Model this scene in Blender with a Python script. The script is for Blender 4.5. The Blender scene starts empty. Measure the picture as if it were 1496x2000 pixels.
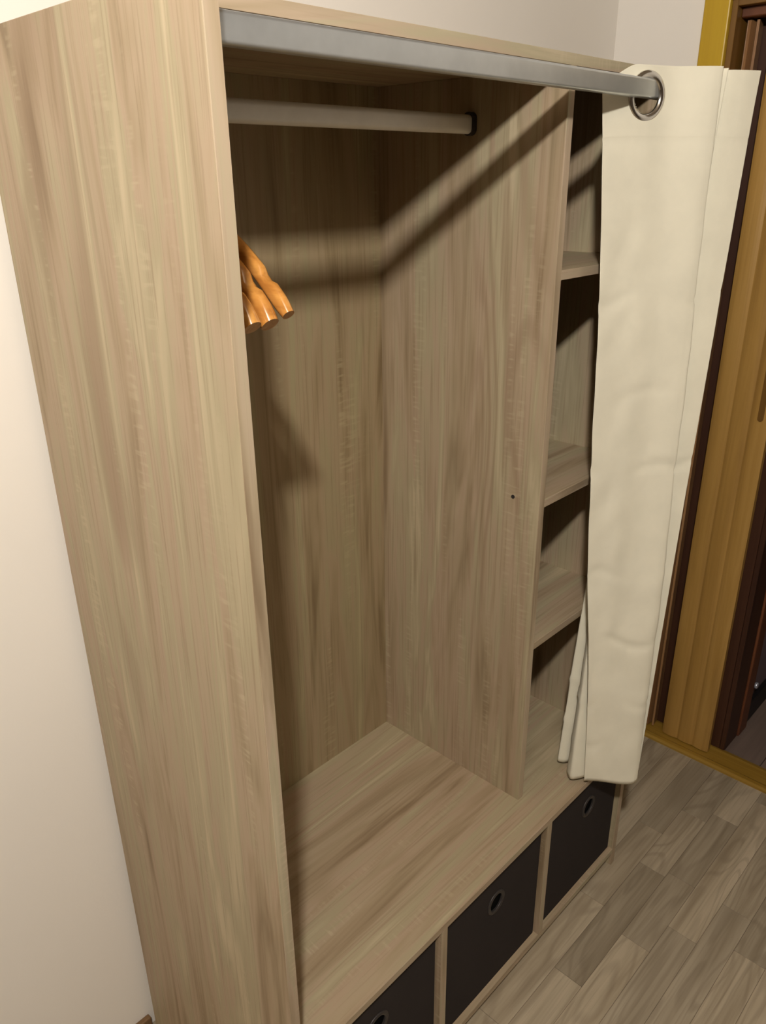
import bpy, bmesh, math, random
from mathutils import Vector, Matrix, noise
random.seed(7)
C = bpy.context.scene.collection

# ------------------------------------------------------------------ camera, world, lamp, exposure
sc = bpy.context.scene
def make_camera():
    yaw, pitch, roll, f = 0.8026984641, 0.4024998840, -0.0127090176, 1532.017
    fw = Vector((math.sin(yaw)*math.cos(pitch), math.cos(yaw)*math.cos(pitch), -math.sin(pitch)))
    r = fw.cross(Vector((0, 0, 1))).normalized()
    u = r.cross(fw)
    c, s = math.cos(roll), math.sin(roll)
    r2, u2 = c*r + s*u, -s*r + c*u
    m = Matrix((r2, u2, -fw)).transposed().to_4x4()
    m.translation = Vector((-0.46515, -0.65670, 1.70620))
    cd = bpy.data.cameras.new('camera')
    cd.sensor_fit = 'HORIZONTAL'
    cd.sensor_width = 36.0
    cd.lens = f/1496*36.0
    cd.clip_start = 0.02
    o = bpy.data.objects.new('camera', cd)
    o.matrix_world = m
    C.objects.link(o)
    sc.camera = o
make_camera()

w = bpy.data.worlds.new('world')
sc.world = w
w.use_nodes = True
w.node_tree.nodes['Background'].inputs[0].default_value = (1.0, 0.85, 0.7, 1)
w.node_tree.nodes['Background'].inputs[1].default_value = 0.004

LAMP = (-0.72, -0.85, 2.458)
ld = bpy.data.lights.new('ceiling_bulb', 'POINT')
ld.energy = 122
ld.color = (1.0, 0.955, 0.88)
ld.shadow_soft_size = 0.045
lo = bpy.data.objects.new('ceiling_bulb', ld)
lo.location = LAMP
C.objects.link(lo)

sc.view_settings.view_transform = 'Standard'
sc.view_settings.look = 'None'
sc.view_settings.gamma = 1
sc.view_settings.use_curve_mapping = False
sc.view_settings.exposure = 0.0

# ------------------------------------------------------------------ dimensions (metres; wardrobe front-left floor corner at 0,0,0)
W, H, D = 1.094, 1.8786, 0.50
T = 0.0171
REC = 0.0835                      # top, divider and shelves stand back behind the curtain rail
XD = 0.7286                       # left face of the tall divider
ZS = 0.4105                       # top of the hanging floor
SHELF_Z = (1.5582, 1.1378, 0.8175)
ZB = 0.042
XS = (0.3606, 0.7235)
XWALL, YWALL, ZCEIL = 1.635, 0.52, 2.72

# ------------------------------------------------------------------ helpers
def new_obj(name, bm, mat, parent=None, smooth=False):
    me = bpy.data.meshes.new(name)
    if parent is not None:
        p = parent
        loc = Vector((0, 0, 0))
        while p is not None:
            loc += p.location
            p = p.parent
        bmesh.ops.translate(bm, verts=bm.verts, vec=-loc)
    bm.normal_update()
    bm.to_mesh(me)
    bm.free()
    if smooth:
        for p in me.polygons:
            p.use_smooth = True
    o = bpy.data.objects.new(name, me)
    if mat is not None:
        me.materials.append(mat)
    if parent is not None:
        o.parent = parent
    C.objects.link(o)
    return o

def thing(name, label, cat, loc=(0, 0, 0), group=None):
    o = bpy.data.objects.new(name, None)
    o.empty_display_size = 0.05
    o.location = loc
    o['label'] = label
    o['category'] = cat
    if group:
        o['group'] = group
    C.objects.link(o)
    return o

def add_box(bm, a, b, bevel=0.0, seg=1):
    x0, y0, z0 = a
    x1, y1, z1 = b
    vs = [bm.verts.new(p) for p in ((x0,y0,z0),(x1,y0,z0),(x1,y1,z0),(x0,y1,z0),(x0,y0,z1),(x1,y0,z1),(x1,y1,z1),(x0,y1,z1))]
    fs = [bm.faces.new([vs[i] for i in q]) for q in ((0,3,2,1),(4,5,6,7),(0,1,5,4),(1,2,6,5),(2,3,7,6),(3,0,4,7))]
    if bevel > 0:
        es = list({e for f in fs for e in f.edges})
        bmesh.ops.bevel(bm, geom=es, offset=bevel, segments=seg, profile=0.5, affect='EDGES')
    return bm

def box(a, b, bevel=0.0, seg=1):
    return add_box(bmesh.new(), a, b, bevel, seg)

def sweep(bm, pts, secs, closed_ends=True):
    """pts: list of (centre, axis1, axis2); secs: list of 2-D loops of equal length."""
    rings = []
    for (c, e1, e2), s in zip(pts, secs):
        rings.append([bm.verts.new(c + e1*p[0] + e2*p[1]) for p in s])
    n = len(rings[0])
    for i in range(len(rings)-1):
        for k in range(n):
            bm.faces.new((rings[i][k], rings[i][(k+1) % n], rings[i+1][(k+1) % n], rings[i+1][k]))
    if closed_ends:
        bm.faces.new(list(reversed(rings[0])))
        bm.faces.new(rings[-1])
    return bm

def round_rect(hw, hh, r, k=5):
    out = []
    for cx, cy, a0 in ((hw-r, hh-r, 0), (-hw+r, hh-r, 90), (-hw+r, -hh+r, 180), (hw-r, -hh+r, 270)):
        for i in range(k+1):
            a = math.radians(a0 + 90*i/k)
            out.append((cx + r*math.cos(a), cy + r*math.sin(a)))
    return out

def tube_path(bm, pts, rad, k=10):
    pts = [Vector(p) for p in pts]
    frames = []
    ref = Vector((1, 0, 0))
    for i, p in enumerate(pts):
        t = (pts[min(i+1, len(pts)-1)] - pts[max(i-1, 0)]).normalized()
        e1 = (ref - t*ref.dot(t)).normalized()
        e2 = t.cross(e1)
        frames.append((p, e1, e2))
    circ = [(rad*math.cos(2*math.pi*i/k), rad*math.sin(2*math.pi*i/k)) for i in range(k)]
    return sweep(bm, frames, [circ]*len(pts))

def torus(bm, centre, normal, R, r, n=40, k=12, flat=1.0):
    normal = Vector(normal).normalized()
    e1 = normal.orthogonal().normalized()
    e2 = normal.cross(e1)
    c = Vector(centre)
    rings = []
    for i in range(n):
        a = 2*math.pi*i/n
        d = e1*math.cos(a) + e2*math.sin(a)
        rings.append([bm.verts.new(c + d*(R + r*math.cos(2*math.pi*j/k)) + normal*(r*flat*math.sin(2*math.pi*j/k))) for j in range(k)])
    for i in range(n):
        for j in range(k):
            bm.faces.new((rings[i][j], rings[(i+1) % n][j], rings[(i+1) % n][(j+1) % k], rings[i][(j+1) % k]))
    return bm

def catmull(P, n):
    P = [Vector(p) for p in P]
    out = []
    m = len(P)-1
    for i in range(n):
        u = i/(n-1)*m
        k = min(int(u), m-1)
        t = u-k
        p0 = P[max(k-1, 0)]; p1 = P[k]; p2 = P[k+1]; p3 = P[min(k+2, m)]
        out.append(0.5*((2*p1) + (p2-p0)*t + (2*p0-5*p1+4*p2-p3)*t*t + (3*p1-p0-3*p2+p3)*t**3))
    return out

# ------------------------------------------------------------------ materials
class NT:
    def __init__(self, name):
        self.m = bpy.data.materials.new(name)
        self.m.use_nodes = True
        self.t = self.m.node_tree
        self.b = self.t.nodes['Principled BSDF']
    def n(self, kind, **kw):
        nd = self.t.nodes.new(kind)
        for k, v in kw.items():
            if k in nd.inputs:
                nd.inputs[k].default_value = v
            else:
                setattr(nd, k, v)
        return nd
    def l(self, a, b):
        self.t.links.new(a, b)
    def math(self, op, a, b=None):
        nd = self.n('ShaderNodeMath', operation=op)
        for i, v in enumerate((a, b)):
            if v is None: continue
            if hasattr(v, 'is_linked'): self.l(v, nd.inputs[i])
            else: nd.inputs[i].default_value = v
        return nd.outputs[0]
    def ramp(self, fac, stops):
        nd = self.n('ShaderNodeValToRGB')
        el = nd.color_ramp.elements
        while len(el) < len(stops): el.new(0.5)
        for e, (p, c) in zip(el, stops):
            e.position = p
            e.color = (*c, 1) if len(c) == 3 else c
        self.l(fac, nd.inputs[0])
        return nd.outputs[0]
    def mix(self, fac, a, b, blend='MIX'):
        nd = self.n('ShaderNodeMix', data_type='RGBA', blend_type=blend)
        for i, v in ((0, fac), (6, a), (7, b)):
            if hasattr(v, 'is_linked'): self.l(v, nd.inputs[i])
            else: nd.inputs[i].default_value = v if i == 0 else (*v, 1)
        return nd.outputs[2]
    def noise(self, vec, scale, detail=3, rough=0.55, dist=0.0):
        nd = self.n('ShaderNodeTexNoise', Scale=scale, Detail=detail, Roughness=rough, Distortion=dist)
        self.l(vec, nd.inputs['Vector'])
        return nd.outputs[0]
    def bump(self, h, strength, dist=0.001):
        nd = self.n('ShaderNodeBump', Strength=strength, Distance=dist)
        self.l(h, nd.inputs['Height'])
        self.l(nd.outputs[0], self.b.inputs['Normal'])

def obj_coord(N, axis, stretch, rnd=True):
    tc = N.n('ShaderNodeTexCoord').outputs['Object']
    if rnd:
        oi = N.n('ShaderNodeObjectInfo').outputs['Random']
        v = N.n('ShaderNodeVectorMath', operation='SCALE')
        v.inputs[0].default_value = (7.3, 11.9, 5.1)
        N.l(oi, v.inputs['Scale'])
        a = N.n('ShaderNodeVectorMath', operation='ADD')
        N.l(tc, a.inputs[0]); N.l(v.outputs[0], a.inputs[1])
        tc = a.outputs[0]
    def stretched(s):
        mp = N.n('ShaderNodeVectorMath', operation='MULTIPLY')
        k = [1.0, 1.0, 1.0]
        k['xyz'.index(axis)] = s
        mp.inputs[1].default_value = k
        N.l(tc, mp.inputs[0])
        return mp.outputs[0]
    return [stretched(s) for s in stretch]

def oak(name, axis, bright=1.0, contrast=1.0, tint=(1.0, 1.0, 1.0)):
    """pale sawn-oak laminate: broad grey/pink bands, fine fibre dashes, arched figure, cross saw ticks"""
    N = NT(name)
    broad, fine, fig, saw, soft = obj_coord(N, axis, (0.05, 0.02, 0.13, 6.0, 0.085))
    b = bright
    c_dark = (0.245*b, 0.178*b, 0.110*b)
    c_mid = (0.370*b, 0.288*b, 0.192*b)
    c_pink = (0.425*b, 0.328*b, 0.236*b)
    c_grey = (0.395*b, 0.342*b, 0.228*b)
    c_lite = (0.505*b, 0.430*b, 0.300*b)
    n1 = N.noise(soft, 15, 3, 0.62, 0.9)
    col = N.ramp(n1, [(0.31, c_dark), (0.42, c_mid), (0.50, c_pink), (0.58, c_grey), (0.69, c_lite)])
    n2 = N.noise(broad, 34, 2, 0.5)
    col = N.mix(N.ramp(n2, [(0.45, (0, 0, 0)), (0.72, (0.40, 0.40, 0.40))]), col, c_grey)
    # arched cathedral figure
    f1 = N.noise(fig, 5.5, 1.5, 0.5, 0.6)
    s1 = N.math('SINE', N.math('MULTIPLY', f1, 70.0))
    line = N.ramp(N.math('MULTIPLY', N.math('ADD', s1, 1.0), 0.5), [(0.45, (0, 0, 0)), (0.98, (1, 1, 1))])
    msk = N.ramp(N.noise(fig, 3.1, 1, 0.5), [(0.52, (0, 0, 0)), (0.66, (1, 1, 1))])
    fl = N.math('MULTIPLY', N.math('MULTIPLY', line, msk), 0.42*contrast)
    col = N.mix(fl, col, (0.235*b, 0.155*b, 0.095*b))
    # fine fibre dashes
    n3 = N.noise(fine, 240, 2, 0.6)
    dash = N.ramp(n3, [(0.53, (0, 0, 0)), (0.70, (0.45*contrast,)*3)])
    col = N.mix(dash, col, c_dark)
    # cross saw ticks
    n4 = N.noise(saw, 26, 1, 0.5)
    m4 = N.ramp(N.noise(broad, 21, 2, 0.5), [(0.58, (0, 0, 0)), (0.68, (1, 1, 1))])
    tick = N.math('MULTIPLY', N.ramp(n4, [(0.52, (0, 0, 0)), (0.68, (0.5, 0.5, 0.5))]), m4)
    col = N.mix(tick, col, c_lite)
    if tint != (1.0, 1.0, 1.0):
        col = N.mix(1.0, col, tint, 'MULTIPLY')
    N.l(col, N.b.inputs['Base Color'])
    N.b.inputs['Roughness'].default_value = 0.55
    N.b.inputs['Specular IOR Level'].default_value = 0.35
    N.bump(n3, 0.12, 0.0006)
    return N.m

def plain_wood(name, axis, c0, c1, c2, scale=40, rough=0.4, rnd=True):
    N = NT(name)
    v, v2 = obj_coord(N, axis, (0.05, 0.02), rnd)
    n = N.noise(v, scale, 3, 0.6, 0.5)
    col = N.ramp(n, [(0.3, c0), (0.5, c1), (0.72, c2)])
    n2 = N.noise(v2, scale*5, 2, 0.6)
    col = N.mix(N.ramp(n2, [(0.5, (0, 0, 0)), (0.75, (0.35,)*3)]), col, c0)
    N.l(col, N.b.inputs['Base Color'])
    N.b.inputs['Roughness'].default_value = rough
    N.bump(n2, 0.1, 0.0005)
    return N.m

def plaster(name, c, rough=0.9):
    N = NT(name)
    tc = N.n('ShaderNodeTexCoord').outputs['Object']
    n = N.noise(tc, 3.0, 4, 0.6)
    col = N.ramp(n, [(0.3, tuple(x*0.975 for x in c)), (0.7, c)])
    N.l(col, N.b.inputs['Base Color'])
    N.b.inputs['Roughness'].default_value = rough
    N.b.inputs['Specular IOR Level'].default_value = 0.2
    N.bump(N.noise(tc, 160, 3, 0.6), 0.12, 0.001)
    return N.m

def metal(name, c, rough=0.35, metallic=1.0):
    N = NT(name)
    tc = N.n('ShaderNodeTexCoord').outputs['Object']
    n = N.noise(tc, 25, 3, 0.6)
    N.l(N.ramp(n, [(0.3, tuple(x*0.9 for x in c)), (0.7, c)]), N.b.inputs['Base Color'])
    N.b.inputs['Roughness'].default_value = rough
    N.b.inputs['Metallic'].default_value = metallic
    return N.m

def cloth(name, c, weave=900, strength=0.25, rough=0.95, trans=0.0):
    N = NT(name)
    tc = N.n('ShaderNodeTexCoord').outputs['Object']
    n = N.noise(tc, 14, 3, 0.6)
    N.l(N.ramp(n, [(0.3, tuple(x*0.93 for x in c)), (0.7, c)]), N.b.inputs['Base Color'])
    N.b.inputs['Roughness'].default_value = rough
    N.b.inputs['Specular IOR Level'].default_value = 0.1
    N.bump(N.noise(tc, weave, 2, 0.7), strength, 0.0006)
    return N.m

oak_z = oak('oak_laminate_upright', 'z', 1.0, 1.0, (1.0, 0.975, 0.93))
oak_x = oak('oak_laminate_lengthwise', 'x', 1.0, 0.8, (1.0, 0.975, 0.93))
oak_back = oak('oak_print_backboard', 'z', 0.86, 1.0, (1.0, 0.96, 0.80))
edge_z = oak('oak_edge_upright', 'z', 1.10, 0.35)
edge_x = oak('oak_edge_lengthwise', 'x', 1.10, 0.35)
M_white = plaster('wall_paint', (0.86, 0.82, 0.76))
M_far = plaster('low_bounce_wall_paint', (0.10, 0.075, 0.055))  # walls out of view, colour made dark to cut bounce light
M_ceil = plaster('ceiling_paint', (0.32, 0.26, 0.20))  # ceiling out of view, colour made dark to cut fill light
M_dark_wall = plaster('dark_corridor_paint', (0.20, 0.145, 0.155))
M_steel = metal('grey_metal_rail', (0.62, 0.65, 0.67), 0.36, 0.88)
M_rail = metal('dull_grey_rail', (0.80, 0.78, 0.72), 0.5, 0.3)
M_chrome = metal('chrome', (0.72, 0.70, 0.66), 0.16)
M_gun = metal('dark_eyelet_metal', (0.06, 0.053, 0.052), 0.45, 0.5)
M_black = metal('black_plastic', (0.012, 0.011, 0.012), 0.5, 0.0)
M_curtain = cloth('cream_cotton', (0.80, 0.76, 0.62))
M_box = cloth('charcoal_fabric', (0.042, 0.035, 0.033), 1400, 0.35)
M_hole = cloth('hole_shade_black', (0.004, 0.004, 0.004))  # near-black colour standing for the shade inside the boxes
M_hanger = plain_wood('varnished_hanger_wood', 'y', (0.40, 0.155, 0.030), (0.56, 0.25, 0.055), (0.66, 0.33, 0.085), 60, 0.18)
M_hanger.node_tree.nodes['Principled BSDF'].inputs['Coat Weight'].default_value = 0.8
M_hanger.node_tree.nodes['Principled BSDF'].inputs['Coat Roughness'].default_value = 0.06
M_case = plain_wood('yellow_varnished_pine', 'z', (0.50, 0.31, 0.010), (0.56, 0.36, 0.014), (0.61, 0.40, 0.022), 30, 0.4)
M_jamb = plain_wood('brown_jamb_wood', 'z', (0.14, 0.065, 0.012), (0.18, 0.088, 0.016), (0.22, 0.11, 0.022), 30, 0.45)
M_fold = plain_wood('brown_folding_door', 'z', (0.36, 0.20, 0.050), (0.45, 0.26, 0.066), (0.52, 0.31, 0.09), 26, 0.42)
M_pleat = plain_wood('reddish_folding_pleats', 'z', (0.24, 0.115, 0.045), (0.33, 0.17, 0.07), (0.42, 0.24, 0.11), 26, 0.42)
M_thresh = plain_wood('yellow_threshold_wood', 'y', (0.25, 0.135, 0.018), (0.34, 0.195, 0.028), (0.42, 0.26, 0.05), 40, 0.35)
M_red = plain_wood('red_brown_wood', 'z', (0.10, 0.030, 0.012), (0.15, 0.048, 0.018), (0.20, 0.07, 0.028), 24, 0.45)
M_red_shade = plain_wood('shaded_red_brown_wood', 'z', (0.045, 0.016, 0.008), (0.062, 0.023, 0.011), (0.08, 0.032, 0.015), 24, 0.5)  # red-brown wood with the doorway shade put into its colour
M_skirt = plain_wood('brown_skirting_wood', 'x', (0.14, 0.075, 0.03), (0.19, 0.105, 0.045), (0.24, 0.14, 0.06), 30, 0.4)

def plank_mat():
    N = NT('grey_oak_floor')
    v, v2, v3 = obj_coord(N, 'x', (0.07, 0.03, 0.16))
    n = N.noise(v, 26, 3, 0.6, 0.5)
    at = N.n('ShaderNodeAttribute', attribute_type='OBJECT', attribute_name='tone').outputs['Fac']
    col = N.ramp(n, [(0.28, (0.29, 0.235, 0.16)), (0.5, (0.40, 0.335, 0.24)), (0.72, (0.49, 0.415, 0.305))])
    f1 = N.noise(v3, 9, 1.5, 0.5, 0.6)
    s1 = N.math('SINE', N.math('MULTIPLY', f1, 70.0))
    line = N.ramp(N.math('MULTIPLY', N.math('ADD', s1, 1.0), 0.5), [(0.6, (0, 0, 0)), (1.0, (0.28,)*3)])
    col = N.mix(line, col, (0.18, 0.14, 0.095))
    n2 = N.noise(v2, 180, 2, 0.6)
    col = N.mix(N.ramp(n2, [(0.5, (0, 0, 0)), (0.75, (0.35,)*3)]), col, (0.20, 0.155, 0.105))
    col2 = N.n('ShaderNodeVectorMath', operation='SCALE')
    N.l(col, col2.inputs[0]); N.l(at, col2.inputs['Scale'])
    N.l(col2.outputs[0], N.b.inputs['Base Color'])
    N.b.inputs['Roughness'].default_value = 0.5
    N.b.inputs['Specular IOR Level'].default_value = 0.35
    N.bump(n2, 0.1, 0.0005)
    return N.m
M_plank = plank_mat()
M_joint = plaster('floor_joint', (0.16, 0.13, 0.09))
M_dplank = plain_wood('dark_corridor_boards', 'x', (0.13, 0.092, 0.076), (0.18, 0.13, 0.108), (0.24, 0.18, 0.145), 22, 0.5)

# ------------------------------------------------------------------ the room
X0, Y0 = -2.40, -3.4
def struct(name, bm, m, parent=None):
    o = new_obj(name, bm, m, parent)
    if parent is None:
        o['kind'] = 'structure'
    return o

floor = struct('floor', box((X0, Y0, -0.05), (XWALL+0.02, YWALL, -0.0015)), M_joint)
DOOR_Y0, DOOR_Y1, DOOR_Z = -0.62, 0.226, 2.075
struct('wall_back', box((X0-0.1, YWALL, -0.05), (XWALL+0.10, YWALL+0.1, ZCEIL)), M_white)
bmw = bmesh.new()
add_box(bmw, (XWALL, DOOR_Y1, -0.05), (XWALL+0.10, YWALL, ZCEIL))
add_box(bmw, (XWALL, Y0, -0.05), (XWALL+0.10, DOOR_Y0, ZCEIL))
add_box(bmw, (XWALL, DOOR_Y0, DOOR_Z), (XWALL+0.10, DOOR_Y1, ZCEIL))
struct('wall_right', bmw, M_white)
struct('wall_left', box((X0-0.1, Y0-0.1, -0.05), (X0, YWALL, ZCEIL)), M_far)
struct('wall_front', box((X0, Y0-0.1, -0.05), (XWALL+0.1, Y0, ZCEIL)), M_far)
struct('ceiling', box((X0-0.1, Y0-0.1, ZCEIL), (XWALL+0.1, YWALL+0.1, ZCEIL+0.08)), M_ceil)
bms = box((X0, YWALL-0.013, 0.0), (-0.004, YWALL, 0.036), 0.003, 2)
struct('baseboard_back', bms, M_skirt)

# floor planks: rows run along x
PW, J = 0.072, 0.0007
row_fix = {   # row index: list of (x_end, tone) as read from the photograph, from x = 0.3 to the wall
    0: [(0.52, 1.02), (0.95, 1.12), (1.275, 1.02), (1.64, 0.86)],
    1: [(0.32, 1.0), (0.72, 1.16), (1.14, 0.88), (1.40, 1.04), (1.64, 0.88)],
    2: [(0.48, 0.92), (0.907, 1.20), (1.16, 0.93), (1.446, 0.92), (1.64, 1.18)],
    3: [(0.55, 1.06), (1.005, 0.90), (1.58, 1.18), (1.64, 0.95)],
    4: [(0.70, 1.06), (1.16, 0.92), (1.64, 1.02)],
    5: [(0.62, 0.95), (1.05, 1.10), (1.33, 0.88), (1.64, 1.05)],
}
nrows = int((YWALL+0.02 - (-1.9))/PW)
def plank(x0, x1, y0, y1, tone):
    o = new_obj('floor_plank', box((x0+J/2, y0+J/2, -0.0015), (x1-J/2, y1-J/2, 0.0), 0.0006), M_plank, floor)
    o['tone'] = tone
for i in range(-7, 26):
    y1 = 0.02 - PW*i
    y0 = y1 - PW
    y1 = min(y1, YWALL)
    if y0 > YWALL: continue
    ends = []
    if i in row_fix:
        x = -0.05 - random.random()*0.3
        ends = [(x, random.uniform(0.88, 1.14)), (0.30 if row_fix[i][0][0] > 0.4 else 0.1, random.uniform(0.88, 1.14))] + row_fix[i]
    else:
        x = X0 + random.uniform(0.2, 0.6)
        while x < XWALL - 0.15:
            ends.append((x, random.choice((0.86, 0.92, 1.0, 1.06, 1.16))))
            x += random.uniform(0.36, 0.62)
        ends.append((1.64, random.uniform(0.88, 1.14)))
    ends = [e if e[0] < 1.63 else (XWALL-0.002, e[1]) for e in ends]
    x0 = X0
    if ends[0][0] - X0 > 0.7:
        ends = [((X0+ends[0][0])/2 - 0.1, 0.97)] + ends
    for xe, tone in ends:
        if xe - x0 < 0.01: continue
        # boards wholly under the wardrobe body are left out
        if not (y0 > 0.03 and x0 > 0.0 and xe < W):
            plank(x0, xe, y0, y1, tone)
        x0 = xe

# ------------------------------------------------------------------ doorway in the right wall with a folding door pushed open
door = bpy.data.objects.new('door_1', None)
door.location = (XWALL, -0.2, 0)
door['kind'] = 'structure'
C.objects.link(door)
new_obj('casing_board', box((XWALL-0.016, DOOR_Y1, 0.0), (XWALL, DOOR_Y1+0.062, DOOR_Z+0.062), 0.003, 2), M_case, door)
new_obj('casing_board', box((XWALL-0.016, DOOR_Y0-0.062, 0.0), (XWALL, DOOR_Y0, DOOR_Z+0.062), 0.003, 2), M_case, door)
new_obj('casing_head', box((XWALL-0.016, DOOR_Y0, DOOR_Z), (XWALL, DOOR_Y1, DOOR_Z+0.062), 0.003, 2), M_case, door)
new_obj('jamb', box((XWALL-0.004, DOOR_Y1-0.014, 0.0), (XWALL+0.10, DOOR_Y1, DOOR_Z), 0.001), M_jamb, door)
new_obj('jamb', box((XWALL-0.004, DOOR_Y0, 0.0), (XWALL+0.10, DOOR_Y0+0.014, DOOR_Z), 0.001), M_jamb, door)
new_obj('jamb_head', box((XWALL-0.004, DOOR_Y0+0.014, DOOR_Z-0.014), (XWALL+0.10, DOOR_Y1-0.014, DOOR_Z), 0.001), M_jamb, door)
bmt = bmesh.new()
prof = [(-0.004, 0.0), (-0.004, 0.007), (0.004, 0.011), (0.016, 0.012), (0.022, 0.009), (0.085, 0.009), (0.100, 0.005), (0.100, 0.0)]
for_y = [(Vector((XWALL, y, 0)), Vector((1, 0, 0)), Vector((0, 0, 1))) for y in (DOOR_Y1-0.014, DOOR_Y0+0.014)]
sweep(bmt, for_y, [prof, prof])
new_obj('threshold', bmt, M_thresh, door)
bmh = bmesh.new()
add_box(bmh, (XWALL+0.022, DOOR_Y0+0.014, 2.040), (XWALL+0.062, DOOR_Y1-0.014, 2.061), 0.002)
new_obj('track', bmh, M_red, door)
# the leading slab: three shallow convex flutes, facing the room
def slab_bm(y0, y1, xf, thick, z0, z1, flutes=3):
    bm = bmesh.new()
    loop = []
    n = 8
    for k in range(flutes):
        for j in range(n+ (1 if k == flutes-1 else 0)):
            u = j/n
            y = y0 + (y1-y0)*(k+u)/flutes
            d = 0.0045*(1-(abs(2*u-1))**3.0)
            loop.append((y, xf + 0.005 - d))
    loop += [(y1, xf+thick), (y0, xf+thick)]
    fr = [(Vector((0, 0, z)), Vector((0, 1, 0)), Vector((1, 0, 0))) for z in (z0, z1)]
    sweep(bm, fr, [loop, loop])
    bmesh.ops.recalc_face_normals(bm, faces=bm.faces)
    return bm
lead = new_obj('door_leaf', slab_bm(-0.008, 0.143, 1.672, 0.022, 0.014, 2.040), M_fold, door)
bmp = bmesh.new()
loopp = round_rect(0.0075, 0.085, 0.0075, 6)
sweep(bmp, [(Vector((1.6735, 0.014, 1.185)), Vector((0, 1, 0)), Vector((0, 0, 1))), (Vector((1.6705, 0.014, 1.185)), Vector((0, 1, 0)), Vector((0, 0, 1)))], [loopp, loopp])
bmesh.ops.recalc_face_normals(bmp, faces=bmp.faces)
new_obj('finger_pull', bmp, M_jamb, lead)
# folded pleats stacked against the jamb
def pleat(xa, ya, xb, yb, th=0.006):
    d = Vector((xb-xa, yb-ya, 0))
    nrm = Vector((-d.y, d.x, 0)).normalized()*th/2
    a, b = Vector((xa, ya, 0)), Vector((xb, yb, 0))
    loop = [a+nrm, b+nrm, b-nrm, a-nrm]
    bm = bmesh.new()
    sweep(bm, [(Vector((0, 0, z)), Vector((1, 0, 0)), Vector((0, 1, 0))) for z in (0.016, 2.036)], [[(p.x, p.y) for p in loop]]*2)
    bmesh.ops.recalc_face_normals(bm, faces=bm.faces)
    return new_obj('pleat', bm, M_pleat, door)
pleat(1.722, 0.209, 1.678, 0.200)
pleat(1.676, 0.197, 1.722, 0.189)
pleat(1.722, 0.186, 1.682, 0.180)

# corridor beyond the doorway
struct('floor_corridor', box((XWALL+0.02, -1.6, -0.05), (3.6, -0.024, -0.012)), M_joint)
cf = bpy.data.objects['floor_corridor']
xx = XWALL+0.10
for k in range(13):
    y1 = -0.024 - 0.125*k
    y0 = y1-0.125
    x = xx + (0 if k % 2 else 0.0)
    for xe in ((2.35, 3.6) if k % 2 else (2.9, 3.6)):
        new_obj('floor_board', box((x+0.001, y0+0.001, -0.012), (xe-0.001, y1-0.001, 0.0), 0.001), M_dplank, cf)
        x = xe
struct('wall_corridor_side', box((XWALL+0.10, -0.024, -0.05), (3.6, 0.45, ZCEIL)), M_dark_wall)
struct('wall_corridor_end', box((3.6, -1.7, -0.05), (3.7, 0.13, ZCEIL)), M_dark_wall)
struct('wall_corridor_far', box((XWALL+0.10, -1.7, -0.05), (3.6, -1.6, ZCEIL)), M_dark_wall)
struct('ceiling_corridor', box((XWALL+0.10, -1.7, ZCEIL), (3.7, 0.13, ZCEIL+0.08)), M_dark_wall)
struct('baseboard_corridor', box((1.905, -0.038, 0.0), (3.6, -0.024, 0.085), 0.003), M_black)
struct('trim_3', box((XWALL+0.0945, -0.0245, 0.0), (XWALL+0.0995, 0.2115, 2.0745), 0.001), M_red_shade)  # added sheet behind the pleat gap, the gap's shade is in its colour
struct('trim_1', box((XWALL+0.0945, -0.040, 0.0), (1.835, -0.0248, 2.0745), 0.002), M_red_shade)
struct('trim_2', box((1.837, -0.046, 0.0), (1.903, -0.024, 2.1), 0.004, 2), M_red)

# ------------------------------------------------------------------ wardrobe
wr = thing('open_wardrobe', 'tall open oak-effect wardrobe with hanging space, shelves and cubbies against the white wall', 'wardrobe', (W/2, D/2, 0))
EB = 0.0012
def panel(name, a, b, mat, edge=None, ebmat=None, parent=wr):
    """panel with a lighter edge band on its front (low y)"""
    a = list(a); b = list(b)
    if edge:
        a2 = [a[0], a[1]+EB, a[2]]
        p = new_obj(name, box(a2, b, 0.0006), mat, parent)
        new_obj('edge_band', box(a, (b[0], a[1]+EB, b[2]), 0.0003), ebmat, p)
        return p
    return new_obj(name, box(a, b, 0.0006), mat, parent)
panel('side_panel', (0, 0, 0), (T, D, H), oak_z, True, edge_z)
panel('side_panel', (W-T, 0, 0), (W, D, H), oak_z, True, edge_z)
TS = 0.0162
panel('top_panel', (T, REC, H-TS), (W-T, D, H), oak_x, True, edge_x)
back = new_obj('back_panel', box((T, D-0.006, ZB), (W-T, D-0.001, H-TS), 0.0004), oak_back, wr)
panel('floor_panel', (T, 0, ZS-TS), (W-T, D-0.006, ZS), oak_x, True, edge_x)
dv = panel('divider', (XD, REC, ZS), (XD+T, D-0.006, H-TS), oak_z, True, edge_z)
bmc = bmesh.new()
circ = [(0.0040*math.cos(2*math.pi*i/16), 0.0040*math.sin(2*math.pi*i/16)) for i in range(16)]
sweep(bmc, [(Vector((x, 0.144, 1.1328)), Vector((0, 1, 0)), Vector((0, 0, 1))) for x in (XD+0.001, XD-0.001)], [circ, circ])
bmesh.ops.recalc_face_normals(bmc, faces=bmc.faces)
new_obj('screw_cap', bmc, M_gun, dv)
for z in SHELF_Z:
    panel('shelf', (XD+T, REC, z-TS), (W-T, D-0.006, z), oak_x, True, edge_x)
for x in XS:
    panel('cubby_divider', (x, 0, ZB+TS), (x+T, D-0.006, ZS-TS), oak_z, True, edge_z)
panel('base_panel', (T, 0, ZB), (W-T, D-0.006, ZB+TS), oak_x, True, edge_x)
panel('plinth', (T, 0.022, 0.0), (W-T, 0.038, ZB), oak_x)

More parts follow.
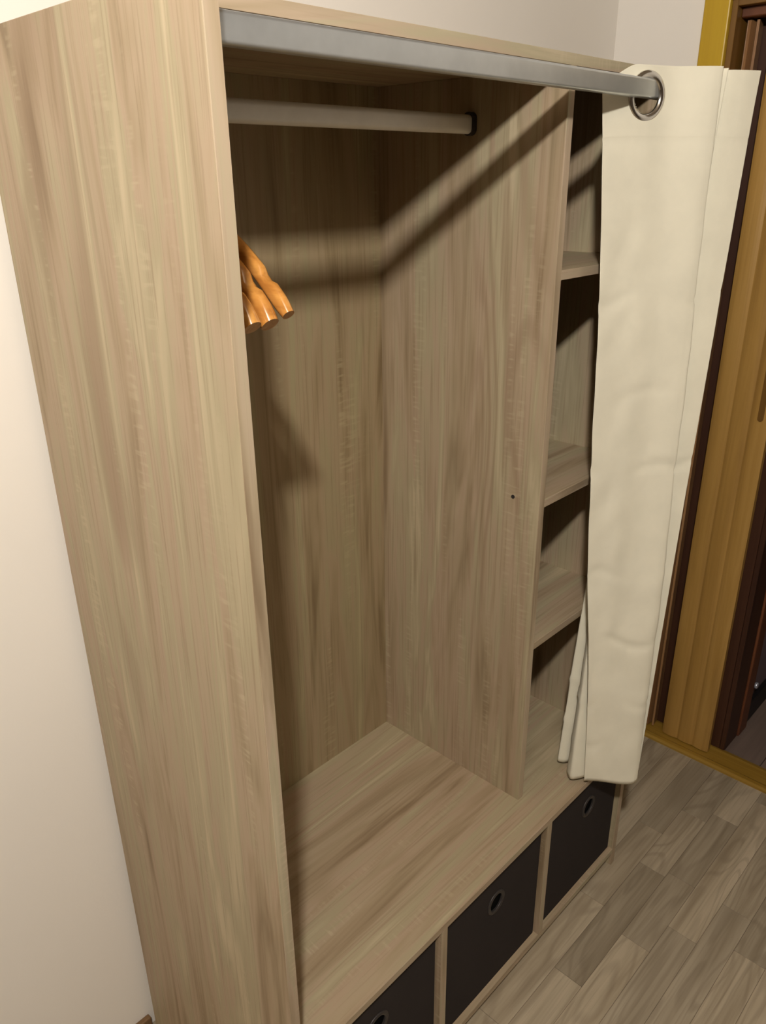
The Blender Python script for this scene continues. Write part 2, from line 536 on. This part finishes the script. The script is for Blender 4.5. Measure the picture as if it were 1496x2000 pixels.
def rail_bm(x0, x1, y, z, hw, hh, r):
    s = round_rect(hw, hh, r, 5)
    bm = bmesh.new()
    sweep(bm, [(Vector((x, y, z)), Vector((0, 1, 0)), Vector((0, 0, 1))) for x in (x0, x1)], [s, s])
    bmesh.ops.recalc_face_normals(bm, faces=bm.faces)
    return bm
RY, RZ = 0.042, 1.8375
cr = new_obj('curtain_rail', rail_bm(T+0.001, W-T-0.001, RY, RZ, 0.0090, 0.0145, 0.0042), M_steel, wr, True)
hr = new_obj('hanging_rail', rail_bm(T+0.001, XD-0.001, 0.272, 1.789, 0.0085, 0.0150, 0.0080), M_rail, wr, True)
for o in (cr, hr):
    o.data.set_sharp_from_angle(angle=math.radians(40))
def bracket(x0, x1, y, z, par):
    bm = bmesh.new()
    s = round_rect(0.0110, 0.0185, 0.0105, 6)
    sweep(bm, [(Vector((x, y, z)), Vector((0, 1, 0)), Vector((0, 0, 1))) for x in (x0, x1)], [s, s])
    bmesh.ops.recalc_face_normals(bm, faces=bm.faces)
    new_obj('rail_bracket', bm, M_gun, par)
bracket(XD-0.011, XD, 0.272, 1.790, hr)
bracket(T, T+0.011, 0.272, 1.790, hr)

# ------------------------------------------------------------------ storage boxes in the three cubbies
def storage_box(x0, x1, label, hx, yf):
    z0, z1 = ZB+TS, ZS-TS
    root = thing('storage_box', label, 'storage box', ((x0+x1)/2, yf+0.2, z0), 'charcoal fabric boxes in the bottom cubbies')
    g = 0.004
    xa, xb, za, zb = x0+g, x1-g, z0+0.0005, z1-0.010
    # body: front with a round hole for the eyelet, sides, back, bottom (open top)
    bm = bmesh.new()
    hz = za + (zb-za)*0.735
    n = 32
    R = 0.0215
    front = []
    for yy in (yf, yf+0.003):
        inner = [bm.verts.new((hx+R*math.cos(2*math.pi*i/n), yy, hz+R*math.sin(2*math.pi*i/n))) for i in range(n)]
        angs = [2*math.pi*i/n for i in range(n)]
        corner = {math.atan2(cz-hz, cx-hx) % (2*math.pi): (cx, cz) for cx in (xa, xb) for cz in (za, zb)}
        outer = []
        for t in angs:
            ca = min(corner, key=lambda q: abs((q-t+math.pi) % (2*math.pi) - math.pi))
            if abs((ca-t+math.pi) % (2*math.pi) - math.pi) <= math.pi/n:
                outer.append(bm.verts.new((corner[ca][0], yy, corner[ca][1])))
                continue
            c, q = math.cos(t), math.sin(t)
            tx = ((xb-hx) if c > 0 else (xa-hx))/c if abs(c) > 1e-6 else 1e9
            tz = ((zb-hz) if q > 0 else (za-hz))/q if abs(q) > 1e-6 else 1e9
            k = min(tx, tz)
            outer.append(bm.verts.new((hx+k*c, yy, hz+k*q)))
        front.append((inner, outer))
    (i0, o0), (i1, o1) = front
    for i in range(n):
        j = (i+1) % n
        bm.faces.new((i0[i], i0[j], o0[j], o0[i]))
        bm.faces.new((i1[i], o1[i], o1[j], i1[j]))
        bm.faces.new((i0[i], i1[i], i1[j], i0[j]))
        bm.faces.new((o0[i], o0[j], o1[j], o1[i]))
    bmesh.ops.recalc_face_normals(bm, faces=bm.faces)
    yb = 0.47
    add_box(bm, (xa, yf+0.003, za), (xa+0.003, yb, zb))
    add_box(bm, (xb-0.003, yf+0.003, za), (xb, yb, zb))
    add_box(bm, (xa+0.003, yb-0.003, za), (xb-0.003, yb, zb))
    add_box(bm, (xa+0.003, yf+0.003, za), (xb-0.003, yb-0.003, za+0.003))
    new_obj('box_body', bm, M_box, root)
    bm = torus(bmesh.new(), (hx, yf-0.0005, hz), (0, 1, 0), 0.0245, 0.0048, 40, 12, 0.55)
    new_obj('eyelet', bm, M_gun, root, True)
    bm = box((xa+0.006, yf+0.006, za+0.006), (xb-0.006, yf+0.009, zb-0.004))  # added black sheet behind the hole, stands for the shade inside
    new_obj('hole_shade', bm, M_hole, root)
storage_box(T, XS[0], 'charcoal fabric box in the left cubby, partly cut off by the photo bottom', 0.196, 0.013)
storage_box(XS[0]+T, XS[1], 'charcoal fabric box in the middle cubby with its whole round eyelet in view', 0.556, 0.013)
storage_box(XS[1]+T, W-T, 'charcoal fabric box in the right cubby below the curtain', 0.932, 0.013)

# ------------------------------------------------------------------ wooden coat hangers on the inner rail
def make_hanger(x, tilt, label, side=0.0, tipw=0.011, tall=0.011):
    yr, zr = 0.272, 1.789
    root = thing('coat_hanger', label, 'hanger', (x, yr, zr+0.0155), 'wooden coat hangers on the inner rail')
    bm = bmesh.new()
    frames, secs = [], []
    half = 0.216
    n = 64
    zc = zr - 0.098
    for i in range(n+1):
        u = -1 + 2*i/n
        a = abs(u)
        y = yr + u*half
        z = zc - 0.128*(0.42*a + 0.58*a**2.3)
        # forward sweep of the shoulders
        fwd = 0.002*a*a
        hw = 0.0060 + (tipw-0.0060)*max(0, (a-0.25)/0.75)**1.1
        hh = tall + 0.0020*a - 0.003*max(0, (a-0.95)/0.05)
        drop = 0.0
        if 0.795 < a < 0.85:                      # strap notch cut in the upper edge
            drop = 0.0055
        slope = 0.128*(0.42 + 0.58*2.3*a**1.3)/half*(1 if u > 0 else -1)
        if a < 0.02: slope = 0
        t = Vector((0, 1, -slope)).normalized()
        up = Vector((0, slope, 1)).normalized()
        e1 = Vector((1, 0, 0))
        sec = []
        for px, pz in round_rect(hw, hh, min(hw, hh)*0.98, 6):
            if pz > 0: pz -= drop*pz/hh
            sec.append((px, pz))
        frames.append((Vector((x + fwd, y, z)), e1, up))
        secs.append(sec)
    sweep(bm, frames, secs)
    bmesh.ops.recalc_face_normals(bm, faces=bm.faces)
    body = new_obj('hanger_body', bm, M_hanger, root, True)
    body.data.set_sharp_from_angle(angle=math.radians(45))
    # hook over the rail
    pts = [(x, yr, zc+0.006), (x, yr, zc+0.030), (x, yr-0.002, zc+0.050), (x, yr+0.010, zc+0.062), (x, yr+0.019, zc+0.074)]
    R = 0.0195
    cz = zr + 0.0010
    for k in range(13):
        a = math.radians(-30 + 215*k/12)
        pts.append((x, yr + R*math.cos(a), cz + R*0.92*math.sin(a)))
    bm = tube_path(bmesh.new(), pts, 0.0019, 8)
    bmesh.ops.recalc_face_normals(bm, faces=bm.faces)
    new_obj('hook', bm, M_chrome, root, True)
    root.rotation_euler = (math.radians(tilt), 0, math.radians(side))
    return root
make_hanger(0.120, 0.0, 'orange-brown wooden coat hanger, nearest the divider, strap notch in view', -0.3, 0.0075, 0.0085)
make_hanger(0.1005, 2.7, 'orange-brown wooden coat hanger, second from the divider, broad glossy shoulder tip', 0.0, 0.0105, 0.0125)
make_hanger(0.074, 2.8, 'orange-brown wooden coat hanger, third from the divider, half hidden by the side panel', 0.5, 0.0110, 0.0120)

# ------------------------------------------------------------------ curtain bunched at the right of its rail
cu = thing('curtain', 'cream cotton eyelet curtain bunched at the right end of the grey rail', 'curtain', (1.0, 0.0, 1.87))
ZT, ZBOT = 1.872, 0.424
top = [(0.812, 0.074), (0.856, 0.0592), (0.898, 0.0425), (0.952, 0.020), (1.005, -0.026), (1.022, -0.024),
       (1.026, 0.042), (1.030, 0.074), (1.037, 0.074), (1.041, 0.042), (1.046, -0.020), (1.052, -0.020), (1.055, 0.042),
       (1.058, 0.068), (1.064, 0.066), (1.066, 0.036), (1.072, -0.012), (1.098, -0.036), (1.131, -0.052)]
bot = [(0.866, 0.000), (0.880, -0.016), (0.897, -0.036), (0.922, -0.062), (0.944, -0.086), (0.957, -0.082),
       (0.925, -0.020), (0.873, 0.012), (0.858, 0.032), (0.890, 0.050), (0.945, -0.020), (0.948, -0.004), (0.925, 0.048),
       (0.896, 0.068), (0.892, 0.084), (0.935, 0.074), (0.972, 0.000), (0.985, -0.040), (0.992, -0.072)]
NS, NV = 360, 200
tp, bp = catmull([(x, y, 0) for x, y in top], NS), catmull([(x, y, 0) for x, y in bot], NS)
rng = random.Random(3)
creases = [(1.17, 0.0042), (0.79, 0.0046), (1.50, 0.0030), (0.95, 0.0028), (1.32, 0.0022), (0.64, 0.0030), (0.53, 0.0024)]
def hsh(a, b):
    return math.sin(a*12.9898 + b*78.233)*0.5 + math.sin(a*3.7 - b*9.1)*0.5
def curtain_pt(i, v):
    z = ZT + (ZBOT-ZT)*v
    a, b = tp[i], bp[i]
    k = i/(NS-1)
    e = v if k < 0.33 else v**0.80
    p = a.lerp(b, e)
    t = (tp[min(i+1, NS-1)].lerp(bp[min(i+1, NS-1)], e) - tp[max(i-1, 0)].lerp(bp[max(i-1, 0)], e))
    t = t.normalized()
    nrm = Vector((t.y, -t.x, 0))
    d = 0.0
    amp = min(1.0, v*4)
    d += amp*0.0020*math.sin(k*38 + 3*v)*math.sin(v*5 + k*7)
    d += amp*0.0050*(noise.noise(Vector((k*9, v*5, 1.3))) ) + amp*0.0022*noise.noise(Vector((k*16 + v*6, v*22, 7.7)))
    if k > 0.33:
        d *= 0.45
    for zc, c in creases:                                    # sharp horizontal storage creases
        q = (z - zc - 0.012*math.sin(k*30+zc*7))/0.007
        d -= c*math.exp(-q*q)*(0.5 + 0.5*math.sin(k*25 + zc*13))
    q = (z - 1.760)/0.004                                    # header stitching
    d -= 0.0012*math.exp(-q*q)
    q = (z - (ZBOT+0.045))/0.003
    d -= 0.0008*math.exp(-q*q)
    # left edge: the hem wanders a little
    if k < 0.05:
        p = p + t*(0.005*math.sin(v*9.0)*(1-k/0.05)*amp)
    zz = z + 0.004*math.sin(k*24)*v
    if k < 0.085:                                            # the leading top corner droops
        zz -= 0.040*(1-k/0.085)**1.6*max(0.0, 1-v/0.08)
    return Vector((p.x + nrm.x*d, p.y + nrm.y*d, zz))
bm = bmesh.new()
NT_ = 60
vv = [0.075*j/NT_ for j in range(NT_)] + [0.075 + 0.925*j/(NV-NT_-1) for j in range(NV-NT_)]
grid = [[bm.verts.new(curtain_pt(i, vv[j])) for i in range(NS)] for j in range(NV)]
# cut the eyelet holes: find path points that cross the rail
cross = []
for i in range(1, NS):
    if (tp[i-1].y-RY)*(tp[i].y-RY) <= 0 and (not cross or i-cross[-1] > 4):
        cross.append(i)
arc = [0.0]
for i in range(1, NS):
    arc.append(arc[-1] + (tp[i]-tp[i-1]).length)
ZG = RZ + 0.0145 - 0.0265
HOLE = 0.0265
for j in range(NV-1):
    for i in range(NS-1):
        z = ZT + (ZBOT-ZT)*(vv[j]+vv[j+1])/2
        cut = False
        if z > 1.78:
            for c in cross:
                s = (arc[i]+arc[i+1])/2 - arc[c]
                if s*s + (z-ZG)**2 < (HOLE+0.003)**2:
                    cut = True
        if not cut:
            bm.faces.new((grid[j][i], grid[j+1][i], grid[j+1][i+1], grid[j][i+1]))
loose = [v for v in bm.verts if not v.link_faces]
bmesh.ops.delete(bm, geom=loose, context='VERTS')
bmesh.ops.recalc_face_normals(bm, faces=bm.faces)
cp = new_obj('fabric', bm, M_curtain, cu, True)
sm = cp.modifiers.new('thickness', 'SOLIDIFY')
sm.thickness = 0.0011
sm.offset = 0
for c in cross:
    i0, i1 = max(c-3, 0), min(c+3, NS-1)
    t = (tp[i1]-tp[i0]).normalized()
    nrm = Vector((t.y, -t.x, 0))
    f = (RY - tp[c-1].y)/(tp[c].y - tp[c-1].y) if abs(tp[c].y - tp[c-1].y) > 1e-9 else 0.5
    ctr = tp[c-1].lerp(tp[c], f)
    bm = torus(bmesh.new(), (ctr.x+nrm.x*0.0012, ctr.y+nrm.y*0.0012, ZG), nrm, HOLE+0.0062, 0.0066, 48, 12, 0.72)
    new_obj('eyelet', bm, M_chrome, cu, True)

# small pale knob added low on the corridor wall
ds = thing('pale_knob', 'small pale shiny knob low on the dark wall beyond the doorway', 'door stop', (1.935, -0.024, 0.150))
bm = bmesh.new()
circ = [(math.cos(2*math.pi*i/20), math.sin(2*math.pi*i/20)) for i in range(20)]
prof_r = [(0.0, 0.015), (0.003, 0.015), (0.004, 0.009), (0.014, 0.008), (0.016, 0.011), (0.022, 0.011), (0.024, 0.008)]
sweep(bm, [(Vector((1.935, -0.024-d, 0.150)), Vector((1, 0, 0)), Vector((0, 0, 1))) for d, r in prof_r], [[(r*x, r*y) for x, y in circ] for d, r in prof_r])
bmesh.ops.recalc_face_normals(bm, faces=bm.faces)
new_obj('knob', bm, metal('pale_metal', (0.75, 0.78, 0.90), 0.25, 0.6), ds, True)
